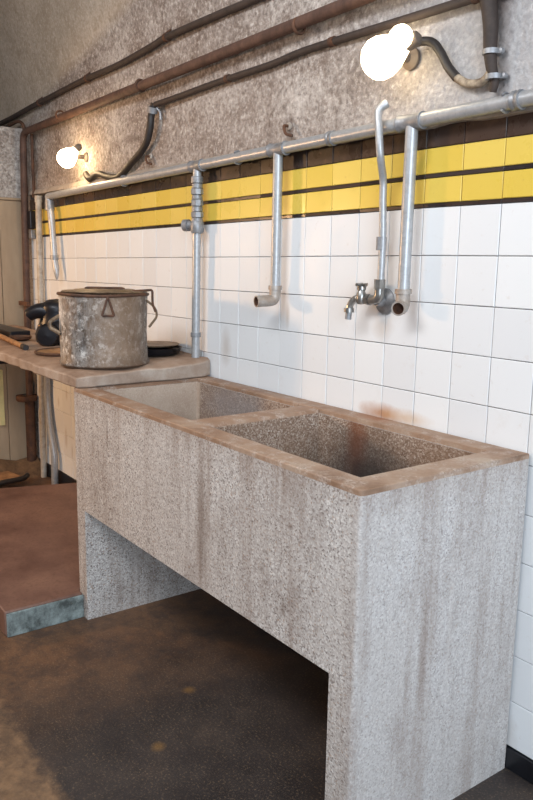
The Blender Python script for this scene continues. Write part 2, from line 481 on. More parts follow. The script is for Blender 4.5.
def prism(bm, plan, z0, z1):
    a = [bm.verts.new((x, y, z0)) for x, y in plan]; b = [bm.verts.new((x, y, z1)) for x, y in plan]
    n = len(plan)
    for i in range(n): bm.faces.new((a[i], a[(i + 1) % n], b[(i + 1) % n], b[i]))
    bm.faces.new(list(reversed(a))); bm.faces.new(b)

def round_plan(x0, x1, y0, y1, r, corners):
    """rectangle plan with chosen corners (bl, br, tr, tl) rounded"""
    out = []
    for (cx, cy, a0), on in zip(((x0, y0, PI), (x1, y0, 1.5 * PI), (x1, y1, 0), (x0, y1, 0.5 * PI)), corners):
        if not on: out.append((cx, cy)); continue
        ox = cx + (r if cx == x0 else -r); oy = cy + (r if cy == y0 else -r)
        for j in range(5):
            a = a0 + j / 4 * PI / 2
            out.append((ox + r * math.cos(a), oy + r * math.sin(a)))
    return out

def cut(target, cutter):
    """boolean difference, applied"""
    m = target.modifiers.new('cut', 'BOOLEAN'); m.operation = 'DIFFERENCE'; m.object = cutter; m.solver = 'EXACT'
    bpy.context.view_layer.update()
    dg = bpy.context.evaluated_depsgraph_get()
    me = bpy.data.meshes.new_from_object(target.evaluated_get(dg))
    target.modifiers.clear(); old = target.data; target.data = me; bpy.data.meshes.remove(old)
    d = cutter.data; bpy.data.objects.remove(cutter); bpy.data.meshes.remove(d)

def frustum(bm, b, t, z0, z1):
    """b,t = (x0,x1,y0,y1) at z0 and z1"""
    vs = [[bm.verts.new((x, y, z)) for x, y in ((q[0], q[2]), (q[1], q[2]), (q[1], q[3]), (q[0], q[3]))] for q, z in ((b, z0), (t, z1))]
    for i in range(4): bm.faces.new((vs[0][i], vs[0][(i + 1) % 4], vs[1][(i + 1) % 4], vs[1][i]))
    bm.faces.new(list(reversed(vs[0]))); bm.faces.new(vs[1])

# ------------------------------------------------------------------ the setting
bm = BM(); box(bm, -8, 4.5, -4.7, 0.02, -0.12, 0.0)
build('floor', bm, FLOOR, None, False, kind='structure')
# tiled back wall: every tile a bevelled plate over the grout bed, one mesh
bm = BM()
box(bm, -3.93, 1.65, -0.001, 0.06, 0.0, 1.985, 0)
T = 0.15
rows = [(0.074 + T * i, 0.074 + T * (i + 1), 1) for i in range(11)]
rows += [(1.7245, 1.737, 3), (1.737, 1.815, 2), (1.815, 1.828, 3), (1.828, 1.907, 2), (1.907, 1.982, 4)]
for z0, z1, mi in rows:
    for c in range(-27, 11):
        x0, x1 = max(c * T, -3.93), (c + 1) * T
        if mi == 3 and c % 2: continue
        if mi == 3: x0, x1 = max(c * T, -3.93), (c + 2) * T
        if x1 - x0 < 0.01: continue
        g = 0.0011 if mi != 3 else 0.0006
        y = -0.0065 + random.uniform(-0.0006, 0.0006)
        tx, tz = random.uniform(-0.0006, 0.0006), random.uniform(-0.0006, 0.0006)
        e = 0.002 if mi != 3 else 0.001
        back = [bm.verts.new((x, -0.0005, z)) for x, z in ((x0 + g, z0 + g), (x1 - g, z0 + g), (x1 - g, z1 - g), (x0 + g, z1 - g))]
        mid = [bm.verts.new((v.co.x, y + 0.0018, v.co.z)) for v in back]
        fr = [bm.verts.new((x, y + (tx if i in (0, 3) else -tx) + (tz if i < 2 else -tz), z)) for i, (x, z) in
              enumerate(((x0 + g + e, z0 + g + e), (x1 - g - e, z0 + g + e), (x1 - g - e, z1 - g - e), (x0 + g + e, z1 - g - e)))]
        for v in back + mid + fr: v.co.z -= 0.0115 * max(0, -0.3 - v.co.x) * max(0, min(1, (v.co.z - 1.0) / 0.7))
        for A, B in ((back, mid), (mid, fr)):
            for i in range(4): bm.faces.new((A[i], A[(i + 1) % 4], B[(i + 1) % 4], B[i])).material_index = mi
        bm.faces.new(fr).material_index = mi
build('wall_back', bm, [GROUT, WHITE, YELLOW, BLACKT, BROWNT], None, False, kind='structure')
# black skirting tiles
bm = BM(); box(bm, -1.7, 1.65, -0.014, -0.001, 0.0, 0.072); box(bm, -3.93, -1.7, -0.014, -0.001, 0.0, 0.098)
build('baseboard_back', bm, SKIRT, None, False, 0.003, kind='structure')

# cement fillet over the tiles
bm = BM()
n = 90
prev = None
for i in range(n + 1):
    x = -3.93 + i * 5.58 / n
    j = random.uniform(-0.004, 0.004)
    ring = [bm.verts.new(v) for v in ((x, -0.001, 1.966 + j), (x, -0.026 + j * .6, 1.968 + j), (x, -0.020, 1.990), (x, 0.0, 2.004))]
    if prev:
        for q in range(3): bm.faces.new((prev[q], ring[q], ring[q + 1], prev[q + 1]))
    prev = ring
build('trim_1', bm, CEMENT, None, True, kind='structure')

# vault: upright to 2.3 m, then a half circle, with its own gentle unevenness
bm = BM()
prof = [(0.0, 1.982), (0.0, 2.06), (0.0, 2.14), (0.0, 2.22), (0.0, 2.3)]
for i in range(1, 41):
    a = PI * i / 40
    prof.append((-2.35 + 2.35 * math.cos(a), 2.3 + 2.35 * math.sin(a)))
prof += [(-4.7, 1.5), (-4.7, 0.0)]
X = [-8 + i * 0.10 for i in range(126)]
grid = []
for x in X:
    row = []
    for i, (y, z) in enumerate(prof):
        w = 0.006 * (math.sin(3.1 * x + 2 * z) + math.sin(7.3 * x - 5.1 * z) * 0.5) if 1 < i < 45 else 0
        nx = Vector((0, -2.35 - y, 2.3 - z)) if z > 2.3 else Vector((0, -1, 0))
        nx = nx.normalized() if nx.length > 0 else nx
        row.append(bm.verts.new((x, y + nx.y * w, z + nx.z * w)))
    grid.append(row)
for a, b in zip(grid, grid[1:]):
    for j in range(len(prof) - 1): bm.faces.new((a[j], b[j], b[j + 1], a[j + 1]))
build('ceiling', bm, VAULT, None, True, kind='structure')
# wall strip behind the tiles further left, beyond the partition
bm = BM(); box(bm, -8, -3.93, 0.0, 0.06, 0.0, 2.0)
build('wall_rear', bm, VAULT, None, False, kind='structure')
bm = BM(); box(bm, -8.1, -8.0, -4.7, 0.0, 0.0, 4.7)
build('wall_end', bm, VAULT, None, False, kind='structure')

# low partition at the left end: rendered head over a boarded face
bm = BM(); box(bm, -4.10, -4.005, -1.6, -0.002, 1.95, 2.42)
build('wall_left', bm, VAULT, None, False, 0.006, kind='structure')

boards = thing('wall_panel', 'beige boarded panel under the rendered lintel at the left end of the tiles', 'panel', (-4.05, -0.5, 0.0))
yb = [-0.004, -0.195, -0.40, -0.62, -0.85, -1.08]
for a, b in zip(yb, yb[1:]):
    bm = BM(); box(bm, -4.045, -4.015, b + 0.003, a, 0.10 if a < -0.2 else 0.0, 1.935)
    build('board', bm, PANEL, boards, False, 0.004)
bm = BM(); box(bm, -4.045, -3.995, -1.08, -0.004, 1.935, 1.952)
build('top_rail', bm, PANEL, boards, False, 0.004)
bm = BM(); box(bm, -4.012, -3.985, -0.262, -0.228, 0.36, 0.76)
tag(build('painted_strip', bm, PALEB, None, False, 0.002), 'pale yellow painted strip on the beige panel below the concrete counter', 'strip')

# red brown platform in front of the far end
step = thing('platform_step', 'low red-brown platform with a grey weathered edge left of the trough', 'platform', (-2.45, -0.5, 0.0))
bm = BM()
prism(bm, [(-3.46, -1.02), (-1.549, -1.02), (-1.549, -0.682), (-1.598, -0.682), (-1.598, -0.02), (-3.14, -0.02)], 0.0, 0.112)
build('deck', bm, STEP, step, True, 0.007)
bm = BM(); box(bm, -1.549, -1.541, -1.015, -0.68, 0.0, 0.104)
build('riser', bm, RISER, step, False, 0.003, label='grey weathered riser')

# curb of earth and cement at the far end, and a board lying in the gutter
bm = BM()
prev = None
for i in range(21):
    y = -1.5 + i * 1.49 / 20
    h = 0.075 + 0.02 * math.sin(i * 1.3); x = -3.86 + 0.02 * math.sin(i * 2.1)
    ring = [bm.verts.new(v) for v in ((-4.0, y, 0), (-4.0, y, h + .03), (x - .05, y, h), (x, y, h * .6), (x + .06, y, 0))]
    if prev:
        for q in range(4): bm.faces.new((prev[q], ring[q], ring[q + 1], prev[q + 1]))
        bm.faces.new((prev[4], ring[4], ring[0], prev[0]))
    else: bm.faces.new(ring)
    prev = ring
bm.faces.new(list(reversed(prev)))
tag(build('earth_curb', bm, WALK), 'ochre crumbling curb along the foot of the beige panel', 'curb')
bm = BM()
vs = box(bm, -3.74, -3.56, -0.62, -0.26, 0.055, 0.075)
bmesh.ops.rotate(bm, cent=(-3.65, -0.44, 0.06), matrix=Matrix.Rotation(0.25, 3, 'Z') @ Matrix.Rotation(0.05, 3, 'Y'), verts=bm.verts)
tag(build('wooden_board', bm, WOOD, None, False, 0.003), 'short worn board lying across the dark gutter behind the platform', 'board')
bm = BM()
tube(bm, spline([(-3.50, -0.55, 0.05), (-3.52, -0.42, 0.075), (-3.60, -0.25, 0.06), (-3.70, -0.18, 0.05)]), 0.018, 10)
tag(build('rubber_hose', bm, BLACK), 'short black hose end lying in the gutter behind the platform', 'hose')

# ------------------------------------------------------------------ the trough
X0, X1, YF, YB, H = -1.595, 0.165, -0.6787, -0.017, 1.014
trough = thing('wash_trough', 'long speckled concrete double washing trough on two slab legs against the white tiles', 'trough', (-0.72, -0.34, 0))
ZT = 0.998
bm = BM(); prism(bm, round_plan(X0, X1, YF, YB, 0.012, (1, 1, 0, 0)), 0.495, ZT)
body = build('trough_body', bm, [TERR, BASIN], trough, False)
bm = BM(); frustum(bm, (-1.520, 0.045, -0.575, -0.125), (-1.548, 0.077, -0.600, -0.097), 0.560, 1.20)
ct = build('cutter', bm, BASIN, None, False)
cut(body, ct)
smooth_by_angle(body.data, 35)
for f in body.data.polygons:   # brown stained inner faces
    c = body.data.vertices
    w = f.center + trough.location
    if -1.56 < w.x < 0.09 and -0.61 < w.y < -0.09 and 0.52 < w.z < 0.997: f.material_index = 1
    else: f.material_index = 0

def slab_leg(x0, x1, cs):
    bm = BM(); prism(bm, round_plan(x0, x1, YF, YB, 0.012, cs), 0.0, 0.495)
    build('leg', bm, TERR, trough, True)
slab_leg(X0, -1.505, (1, 0, 0, 0)); slab_leg(0.070, X1, (0, 1, 0, 0))

bm = BM(); prism(bm, round_plan(X0, X1, YF, YB, 0.014, (1, 1, 0, 0)), ZT, H)
rim = build('rim', bm, RIM, trough, False, label='smooth brown cement rim')
bm = BM(); frustum(bm, (-1.547, 0.076, -0.599, -0.098), (-1.549, 0.078, -0.601, -0.096), 0.9, 1.1)
cut(rim, build('cutter', bm, RIM, None, False))
bw = rim.data.attributes.new('bevel_weight_edge', 'FLOAT', 'EDGE')
for e in rim.data.edges:
    if all(abs(rim.data.vertices[v].co.z - H) < 1e-4 for v in e.vertices): bw.data[e.index].value = 1.0
b = rim.modifiers.new('bevel', 'BEVEL'); b.width = 0.009; b.segments = 3; b.limit_method = 'WEIGHT'
smooth_by_angle(rim.data, 35)

bm = BM()
prof = [(-0.800, 0.565), (-0.772, 1.000), (-0.762, 1.012), (-0.675, 1.012), (-0.665, 1.000), (-0.630, 0.565)]
a = [bm.verts.new((x, -0.598, z)) for x, z in prof]; c2 = [bm.verts.new((x - 0.010, -0.099, z)) for x, z in prof]
for i in range(6): bm.faces.new((a[i], a[(i + 1) % 6], c2[(i + 1) % 6], c2[i])).material_index = 1 if i in (1, 2, 3) else 0
bm.faces.new(a); bm.faces.new(list(reversed(c2)))
build('divider', bm, [BASIN, RIM], trough, False, 0.004)
for x in (-1.15, -0.28):
    bm = BM(); lathe(bm, [(0.001, 0.0), (0.020, 0.0), (0.034, 0.004), (0.036, 0.002), (0.036, -0.004)], (x, -0.34, 0.5615), seg=24)
    build('drain', bm, RUSTD, trough)

# ------------------------------------------------------------------ concrete counter on the trough's left end
counter = thing('concrete_counter', 'rough concrete counter slab resting on the left end of the trough', 'counter', (-2.75, -0.34, 0))
bm = BM()
nx, ny = 40, 12
def ctop(x, y):
    t = (y + 0.684) / 0.676
    return 1.072 + 0.030 * t * max(0, min(1, (x + 3.0) / 1.2)) + 0.003 * math.sin(9 * x + 3 * y) + 0.002 * math.sin(23 * x - 11 * y) + random.uniform(-.003, .003)
tp, bt = [], []
for i in range(nx + 1):
    x = -3.98 + (2.44) * i / nx
    ra, rb = [], []
    for j in range(ny + 1):
        y = -0.684 + (0.676 if x > -3.28 else 0.572) * j / ny
        xx = x + (0.004 * math.sin(j * 1.7) + random.uniform(-.003, .003) - (0.010 if j == 0 else 0) - (0.045 if j == ny else 0.012 if j == ny - 1 else 0) if i == nx else 0)
        yy = y + (0.004 * math.sin(i * 2.1) + random.uniform(-.003, .003) if j == 0 else 0)
        ra.append(bm.verts.new((xx, yy, ctop(x, y) - (0.012 if i == nx or j == 0 else 0)))); rb.append(bm.verts.new((xx, yy, 1.016)))
    tp.append(ra); bt.append(rb)
for i in range(nx):
    for j in range(ny):
        bm.faces.new((tp[i][j], tp[i + 1][j], tp[i + 1][j + 1], tp[i][j + 1])); bm.faces.new((bt[i][j], bt[i][j + 1], bt[i + 1][j + 1], bt[i + 1][j]))
for i in range(nx):
    bm.faces.new((tp[i][0], bt[i][0], bt[i + 1][0], tp[i + 1][0])); bm.faces.new((tp[i][ny], tp[i + 1][ny], bt[i + 1][ny], bt[i][ny]))
for j in range(ny):
    bm.faces.new((tp[0][j], tp[0][j + 1], bt[0][j + 1], bt[0][j])); bm.faces.new((tp[nx][j], bt[nx][j], bt[nx][j + 1], tp[nx][j + 1]))
build('slab', bm, SLAB, counter, True, 0.006)
bm = BM(); box(bm, -2.86, -2.80, -0.66, -0.02, 0.965, 1.016)
build('bearer', bm, IRON, counter, False, 0.004, label='dark bearer under the slab')

# ------------------------------------------------------------------ things on the counter
ZC = 1.079
px, py = -1.749, -0.462
pot = thing('cooking_pot', 'big scorched aluminium cooking pot standing on the concrete counter', 'pot', (px, py, ZC))
bm = BM()
lathe(bm, [(0.001, 0.0), (0.150, 0.0), (0.192, 0.003), (0.203, 0.012), (0.204, 0.022), (0.198, 0.032), (0.197, 0.15), (0.199, 0.300), (0.200, 0.322),
           (0.194, 0.322), (0.193, 0.30), (0.190, 0.02), (0.001, 0.014)], (px, py, ZC), seg=64)
for v in bm.verts:   # dents
    a = math.atan2(v.co.y - py, v.co.x - px); h = v.co.z - ZC
    k = 1 + 0.010 * math.sin(3 * a + 9 * h) + 0.006 * math.sin(7 * a - 21 * h)
    v.co.x = px + (v.co.x - px) * k; v.co.y = py + (v.co.y - py) * k
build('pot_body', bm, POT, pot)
bm = BM(); ring = [(px + 0.201 * math.cos(a), py + 0.201 * math.sin(a), ZC + 0.320 + .002 * math.sin(3 * a)) for a in [2 * PI * i / 64 for i in range(65)]]
tube(bm, ring, 0.007, 8)
build('rolled_rim', bm, RUSTD, pot)
vd = Vector((-0.805, 0.594, 0)); vs_ = Vector((0.594, 0.805, 0))   # away from / across the open side
def on_pot(ang, h, r=0.2):  # ang measured from the front towards the right
    d = (-vd) * math.cos(ang) + vs_ * math.sin(ang)
    return Vector((px, py, ZC + h)) + d * r, d
# triangular lug on the front
p, d = on_pot(0.30, 0.265, 0.197); t = Vector((0, 0, 1)).cross(d)
bm = BM()
tri = [p + Vector((0, 0, 0.052)), p - t * 0.026 - Vector((0, 0, 0.030)), p + t * 0.026 - Vector((0, 0, 0.030))]
o = [x + d * 0.007 for x in tri]
tube(bm, fillet([o[1], o[0], o[2], o[1] + t * .002], 0.006), 0.005, 8)
build('handle_lug', bm, RUSTD, pot, label='triangular riveted lug')
# side lug at the left
p, d = on_pot(-1.25, 0.185, 0.196); t = Vector((0, 0, 1)).cross(d)
bm = BM()
tube(bm, fillet([p - t * .03 + Vector((0, 0, .035)), p + d * 0.045 + Vector((0, 0, .012)), p + d * 0.045 - Vector((0, 0, .015)), p + t * .03 - Vector((0, 0, .04))], 0.02), 0.009, 8)
build('side_handle', bm, POTLID, pot)
# strap bracket and loose bail at the right
p, d = on_pot(1.42, 0.330, 0.19); t = Vector((0, 0, 1)).cross(d)
bm = BM()
tube(bm, fillet([p - d * .06 + Vector((0, 0, .004)), p + d * .042 + Vector((0, 0, .012)), p + d * .042 - Vector((0, 0, .05)), p + d * .056 - Vector((0, 0, .085))], 0.012), 0.0055, 8)
build('bail_handle', bm, RUSTD, pot)
p, d = on_pot(1.50, 0.245, 0.198)
bm = BM()
tube(bm, fillet([p + Vector((0, 0, .05)), p + d * .040 + Vector((0, 0, .02)), p + d * .052 - Vector((0, 0, .02)), p + d * .012 - Vector((0, 0, .07))], .02), 0.0055, 8)
build('side_handle', bm, POTLID, pot)
# lid pushed back on the rim
lx, ly = px - 0.012, py + 0.012
lid = thing('pot_lid', 'tarnished flat lid lying on top of the big scorched pot', 'lid', (lx, ly, ZC + 0.327))
bm = BM(); lathe(bm, [(0.001, 0.004), (0.190, 0.004), (0.196, 0.007), (0.190, 0.011), (0.150, 0.011), (0.135, 0.017), (0.001, 0.019)], (lx, ly, ZC + .323), seg=48)
build('lid_plate', bm, POTLID, lid)
bm = BM(); c = Vector((lx, ly, ZC + .341))
tube(bm, fillet([c - vs_ * .09, c - vs_ * .08 + Vector((0, 0, .004)), c + vs_ * .08 + Vector((0, 0, .004)), c + vs_ * .09], .012), 0.006, 8)
build('lid_grip', bm, RUSTD, lid)
pot.scale = (0.972, 0.972, 0.985); lid.scale = (0.972, 0.972, 1.0); lid.location.z = ZC + 0.327 * 0.985

# shallow dark pan and the plate on it, behind the pot to the right
qx, qy = -1.835, -0.155
pan = thing('shallow_pan', 'shallow black pan behind the big pot, at the foot of a steel pipe', 'pan', (qx, qy, 1.098))
bm = BM(); lathe(bm, [(0.001, 0.0), (0.095, 0.0), (0.112, 0.010), (0.122, 0.034), (0.126, 0.036), (0.120, 0.036), (0.106, 0.012), (0.001, 0.008)], (qx, qy, 1.0975), seg=40)
build('pan_body', bm, IRON, pan)
bm = BM(); tube(bm, [(qx + .11, qy + .03, 1.128), (qx + .135, qy + .035, 1.132), (qx + .145, qy + .036, 1.130)], [.009, .008, .007], 10)
build('pan_grip', bm, BLACK, pan)
bm = BM(); lathe(bm, [(0.001, 0.0), (0.08, 0.001), (0.112, 0.006), (0.118, 0.012), (0.113, 0.014), (0.08, 0.009), (0.001, 0.008)], (qx - .01, qy, 1.135), seg=40)
tag(build('tin_plate', bm, POTLID), 'tarnished tin plate resting on the shallow black pan', 'plate')

# black cast fitting left of the pot
mx, my = -2.68, -0.345
pump = thing('iron_pump', 'lumpy black cast-iron pump head standing left of the big pot', 'pump', (mx, my, 1.075))
def W3(s, dpt, h): return Vector((mx, my, 1.077)) + vs_ * (s + 0.022) + vd * dpt + Vector((0, 0, h * 0.80))
bm = BM()
lathe(bm, [(0.001, 0.0), (0.105, 0.0), (0.122, 0.012), (0.126, 0.05), (0.112, 0.095), (0.085, 0.122), (0.06, 0.132), (0.001, 0.134)], W3(0.02, 0.01, 0), seg=32)
build('pump_body', bm, IRON, pump)
bm = BM(); lathe(bm, [(0.001, -0.04), (0.05, -0.04), (0.056, -0.03), (0.056, 0.03), (0.045, 0.045), (0.001, 0.05)], W3(-0.01, -0.105, 0.066), axis=-vd, seg=28)
build('valve_cover', bm, IRON, pump)
bm = BM(); lathe(bm, [(0.075, 0.0), (0.085, 0.010), (0.080, 0.03), (0.074, 0.07), (0.078, 0.09), (0.066, 0.112), (0.04, 0.128), (0.001, 0.132)], W3(0.0, 0, 0.112), seg=28)
build('neck', bm, IRON, pump)
bm = BM(); tube(bm, spline([W3(-0.02, -0.02, 0.19), W3(-0.06, -0.03, 0.205), W3(-0.10, -0.035, 0.195), W3(-0.125, -0.035, 0.175)]), [.045, .04, .034, .03], 14)
build('spout', bm, IRON, pump)
bm = BM(); tube(bm, spline([W3(0.02, -0.01, 0.20), W3(0.06, -0.02, 0.205), W3(0.10, -0.02, 0.18), W3(0.125, -0.01, 0.165)]), [.05, .046, .042, .04, .03], 14)
build('inlet', bm, IRON, pump)
bm = BM(); tube(bm, fillet([W3(-0.05, 0, .225), W3(-0.03, -0.01, .25), W3(0.02, -0.01, .255)], .02), 0.014, 10)
build('lever', bm, IRON, pump)
bm = BM(); tube(bm, spline([W3(-0.075, -0.05, 0.115), W3(-0.03, -0.075, 0.118), W3(0.03, -0.07, 0.108), W3(0.075, -0.04, 0.10)]), 0.0045, 8)
build('wire_tie', bm, WOOD, pump, label='pale wire tie')
pump.scale = (1.16, 1.16, 1.12)
# rod, flat bar and shallow tray
bm = BM(); rod = thing('wooden_rod', 'pale worn wooden rod lying along the front of the counter', 'rod', (-2.85, -0.535, 1.077))
tube(bm, [(-3.30, -0.485, 1.092), (-2.50, -0.578, 1.092)], 0.014, 10)
build('shaft', bm, WOOD, rod)
bm = BM(); tube(bm, [(-2.50, -0.578, 1.092), (-2.43, -0.586, 1.092)], 0.0155, 10)
build('ferrule', bm, BLACK, rod)
bm = BM(); box(bm, -3.62, -3.06, -0.46, -0.34, 1.076, 1.118)
tag(build('metal_box_section', bm, IRON, None, False, 0.005), 'dark flat metal section lying behind the wooden rod', 'metal bar')
bm = BM(); lathe(bm, [(0.001, 0), (0.05, 0.0), (0.062, 0.008), (0.066, 0.022), (0.060, 0.022), (0.054, 0.012), (0.001, 0.008)], (-2.98, -0.43, 1.076), seg=24)
tag(build('tin_cup', bm, RUSTD), 'small rusty tin dish between the wooden rod and the black pump', 'dish')
tr = thing('shallow_tray', 'shallow brown tray with a dark rim between black pump and big pot', 'tray', (-2.25, -0.45, 1.077))
bm = BM(); lathe(bm, [(0.001, 0.0), (0.125, 0.0), (0.140, 0.006), (0.136, 0.009), (0.122, 0.005), (0.001, 0.005)], (-2.25, -0.45, 1.077), seg=36)
build('tray_plate', bm, WOOD, tr)
bm = BM(); tube(bm, [(-2.25 + .142 * math.cos(a), -0.45 + .142 * math.sin(a), 1.084) for a in [2 * PI * i / 36 for i in range(37)]], 0.007, 8)
build('tray_rim', bm, RUSTD, tr)

# ------------------------------------------------------------------ galvanised water pipework (one connected thing)
PY = -0.058
def hz(x): return 1.992 + (x - 0.12) * 0.0168     # the header falls slightly to the left
pw = thing('water_pipe', 'galvanised steel water pipe running above the tiles with its drops', 'pipe', (-1.6, PY, 1.9))
bm = BM(); tube(bm, [(-3.44, PY, hz(-3.44)), (-1.6, PY, hz(-1.6)), (1.6, PY, hz(1.6))], 0.0215, 20)
build('header_pipe', bm, GALV, pw)
def sleeve(x, l=0.05, r=0.027):
    bm = BM(); lathe(bm, [(0.021, -l), (r, -l), (r, -l + .008), (r - .003, -l + .012), (r - .003, l - .012), (r, l - .008), (r, l), (0.021, l)], (x, PY, hz(x)), (1, 0, 0), 20)
    build('tee_fitting', bm, GALVD, pw)
for x in (-1.613, -1.012, -0.322): sleeve(x)
sleeve(-0.70, 0.012, 0.026)
sleeve(0.07, 0.014, 0.027)
# drop with unions and a stub, down to the counter
bm = BM(); tube(bm, [(-1.613, PY, hz(-1.613)), (-1.630, PY, 1.094)], 0.019, 18)
build('drop_pipe', bm, GALV, pw)
z = 1.918
for h, r in ((0.03, .027), (0.022, .024), (0.028, .029), (0.02, .024), (0.03, .028), (0.024, .025), (0.026, .029), (0.03, .026)):
    bm = BM(); lathe(bm, [(0.018, 0), (r, 0.001), (r, h - .004), (r - .003, h - .001), (0.018, h - .001)], (-1.614, PY, z - h), seg=8 if r > .027 else 20)
    build('union_nut', bm, GALVD, pw); z -= h
bm = BM(); lathe(bm, [(0.001, -0.028), (0.026, -0.028), (0.030, -0.02), (0.030, 0.02), (0.026, 0.028), (0.001, 0.028)], (-1.615, PY, z - .012), seg=20)
lathe(bm, [(0.018, 0.0), (0.020, 0.045), (0.027, 0.045), (0.027, 0.07), (0.001, 0.07)], (-1.615, PY, z - .004), (-0.9, -0.42, 0), 16)
build('valve_body', bm, GALVD, pw)
bm = BM(); lathe(bm, [(0.018, -.01), (.024, -.01), (.024, .01), (.018, .01)], (-1.628, PY, 1.205), seg=20)
build('coupling', bm, GALVD, pw)
# two spout drops ending in elbows that point into the room
def spout(x, zt, zb, r, out, dx):
    bm = BM(); tube(bm, [(x, PY, zt), (x - .004, PY, zb + 0.035)], r, 20)
    build('drop_pipe', bm, GALV, pw)
    e = BM(); pipe_hollow(e, fillet([(x - .004, PY, zb + .05), (x - .005, PY, zb), (x - .005 + dx, PY - out, zb - .004)], min(0.045, out * .9), 8), r + .004, 0.005, inner=1)
    lathe(e, [(r, -.008), (r + .008, -.008), (r + .008, .008), (r, .008)], (x - .004, PY, zb + .05), seg=20)
    build('elbow', e, [RUST_E, RUSTD], pw)
RUST_E = mat_rust('rust freckled zinc', L(150, 134, 120), L(178, 172, 166), 0.35, 0.5)
spout(-1.013, hz(-1.0), 1.395, 0.0190, 0.082, -0.014)
spout(-0.318, hz(-0.3), 1.408, 0.0200, 0.036, 0.016)
# thin drop at the far left, pinched at its foot
bm = BM(); tube(bm, spline([(-3.44, PY, 1.935), (-3.425, PY, 1.88), (-3.40, PY, 1.80), (-3.372, PY, 1.565), (-3.346, PY, 1.47), (-3.338, PY, 1.41)]), [.022] * 12 + [.020] * 8 + [.018, .016, .014, .011, .008, .006], 14)
build('drop_pipe', bm, GALV, pw)
for z, r, h in ((1.875, .030, .03), (1.55, .026, .014)):
    bm = BM(); lathe(bm, [(0.018, -h), (r, -h), (r, h), (0.018, h)], (-3.422 if z > 1.7 else -3.369, PY, z), seg=16)
    build('coupling', bm, GALVD, pw)
# clips that hold the header to the vault
for x in (0.03, -1.29, -2.35):
    bm = BM()
    tube(bm, [(x, PY + .026 * math.cos(a), hz(x) + .026 * math.sin(a)) for a in [-2.2 + 4.6 * i / 14 for i in range(15)]], 0.004, 6)
    build('pipe_clip', bm, GALVD, pw)

# ------------------------------------------------------------------ riser of the tap and the tap itself
rp = thing('tap_riser', 'thin bent steel pipe that feeds the small tap, open at its top', 'pipe', (-0.44, -0.1, 1.44))
bm = BM()
pts = spline([(-0.434, -0.052, 1.475), (-0.433, -0.052, 1.62), (-0.436, -0.055, 1.75), (-0.434, -0.060, 1.818), (-0.413, -0.098, 1.89), (-0.420, -0.102, 1.968), (-0.428, -0.100, 2.015)], 6)
tube(bm, pts, 0.0125, 14)
tube(bm, spline([(-0.428, -0.100, 2.013), (-0.427, -0.096, 2.034), (-0.412, -0.078, 2.052)]), [.0125] * 8 + [.0135, .014, .0145, .0145, .015], 14)
build('pipe', bm, GALV, rp)
bm = BM(); lathe(bm, [(.012, -.022), (.0175, -.022), (.0175, .022), (.012, .022)], (-0.438, -.052, 1.612), seg=8)
build('coupling', bm, GALVD, rp)
bm = BM(); lathe(bm, [(.012, -.016), (.019, -.016), (.019, .016), (.012, .016)], (-0.438, -.052, 1.478), seg=8)
build('union_nut', bm, CHROME, rp)
bm = BM(); tube(bm, fillet([(-0.438, -.052, 1.47), (-0.438, -.052, 1.428), (-0.475, -.056, 1.424)], .02), 0.017, 16)
build('elbow', bm, CHROME, rp)
bm = BM(); lathe(bm, [(0.001, 0), (0.044, 0), (0.044, 0.008), (0.036, 0.014), (0.020, 0.022), (0.016, 0.045), (0.001, 0.045)], (-0.452, -0.006, 1.420), (0, -1, 0), 32)
build('wall_rose', bm, GALVD, rp, label='round dull zinc wall rose')

tap = thing('water_tap', 'small chrome tap with a cross handle jutting over the large basin', 'tap', (-0.5, -0.06, 1.36))
bm = BM()
tube(bm, [(-0.468, -.056, 1.424), (-0.512, -.062, 1.424)], 0.013, 14)
lathe(bm, [(.016, 0), (.020, 0), (.020, .014), (.016, .014)], (-0.478, -.057, 1.424), (-1, -.12, 0), 6)
lathe(bm, [(.001, -.019), (.015, -.016), (.019, 0), (.017, .016), (.012, .03), (.016, .032), (.016, .044), (.008, .046), (.006, .050)], (-0.514, -.063, 1.424), seg=20)
build('tap_body', bm, CHROME, tap)
bm = BM(); tube(bm, spline([(-0.516, -.064, 1.424), (-0.534, -.070, 1.425), (-0.550, -.077, 1.408), (-0.556, -.080, 1.385)]), [.013] * 6 + [.012] * 13, 14)
lathe(bm, [(.011, 0), (.018, 0), (.018, .014), (.012, .016)], (-0.556, -.080, 1.377), seg=12)
build('spout', bm, CHROME, tap)
bm = BM(); pipe_hollow(bm, [(-0.556, -.080, 1.380), (-0.558, -.081, 1.352)], .0115, .003, 14, .015)
build('hose_tail', bm, GALVD, tap)
bm = BM()
tube(bm, [(-0.546, -.055, 1.474), (-0.482, -.071, 1.474)], 0.0055, 10); tube(bm, [(-0.506, -.095, 1.474), (-0.522, -.031, 1.474)], 0.0055, 10)
lathe(bm, [(.001, -.010), (.009, -.010), (.010, .004), (.001, .009)], (-0.514, -.063, 1.472), seg=14)
build('cross_handle', bm, CHROME, tap)

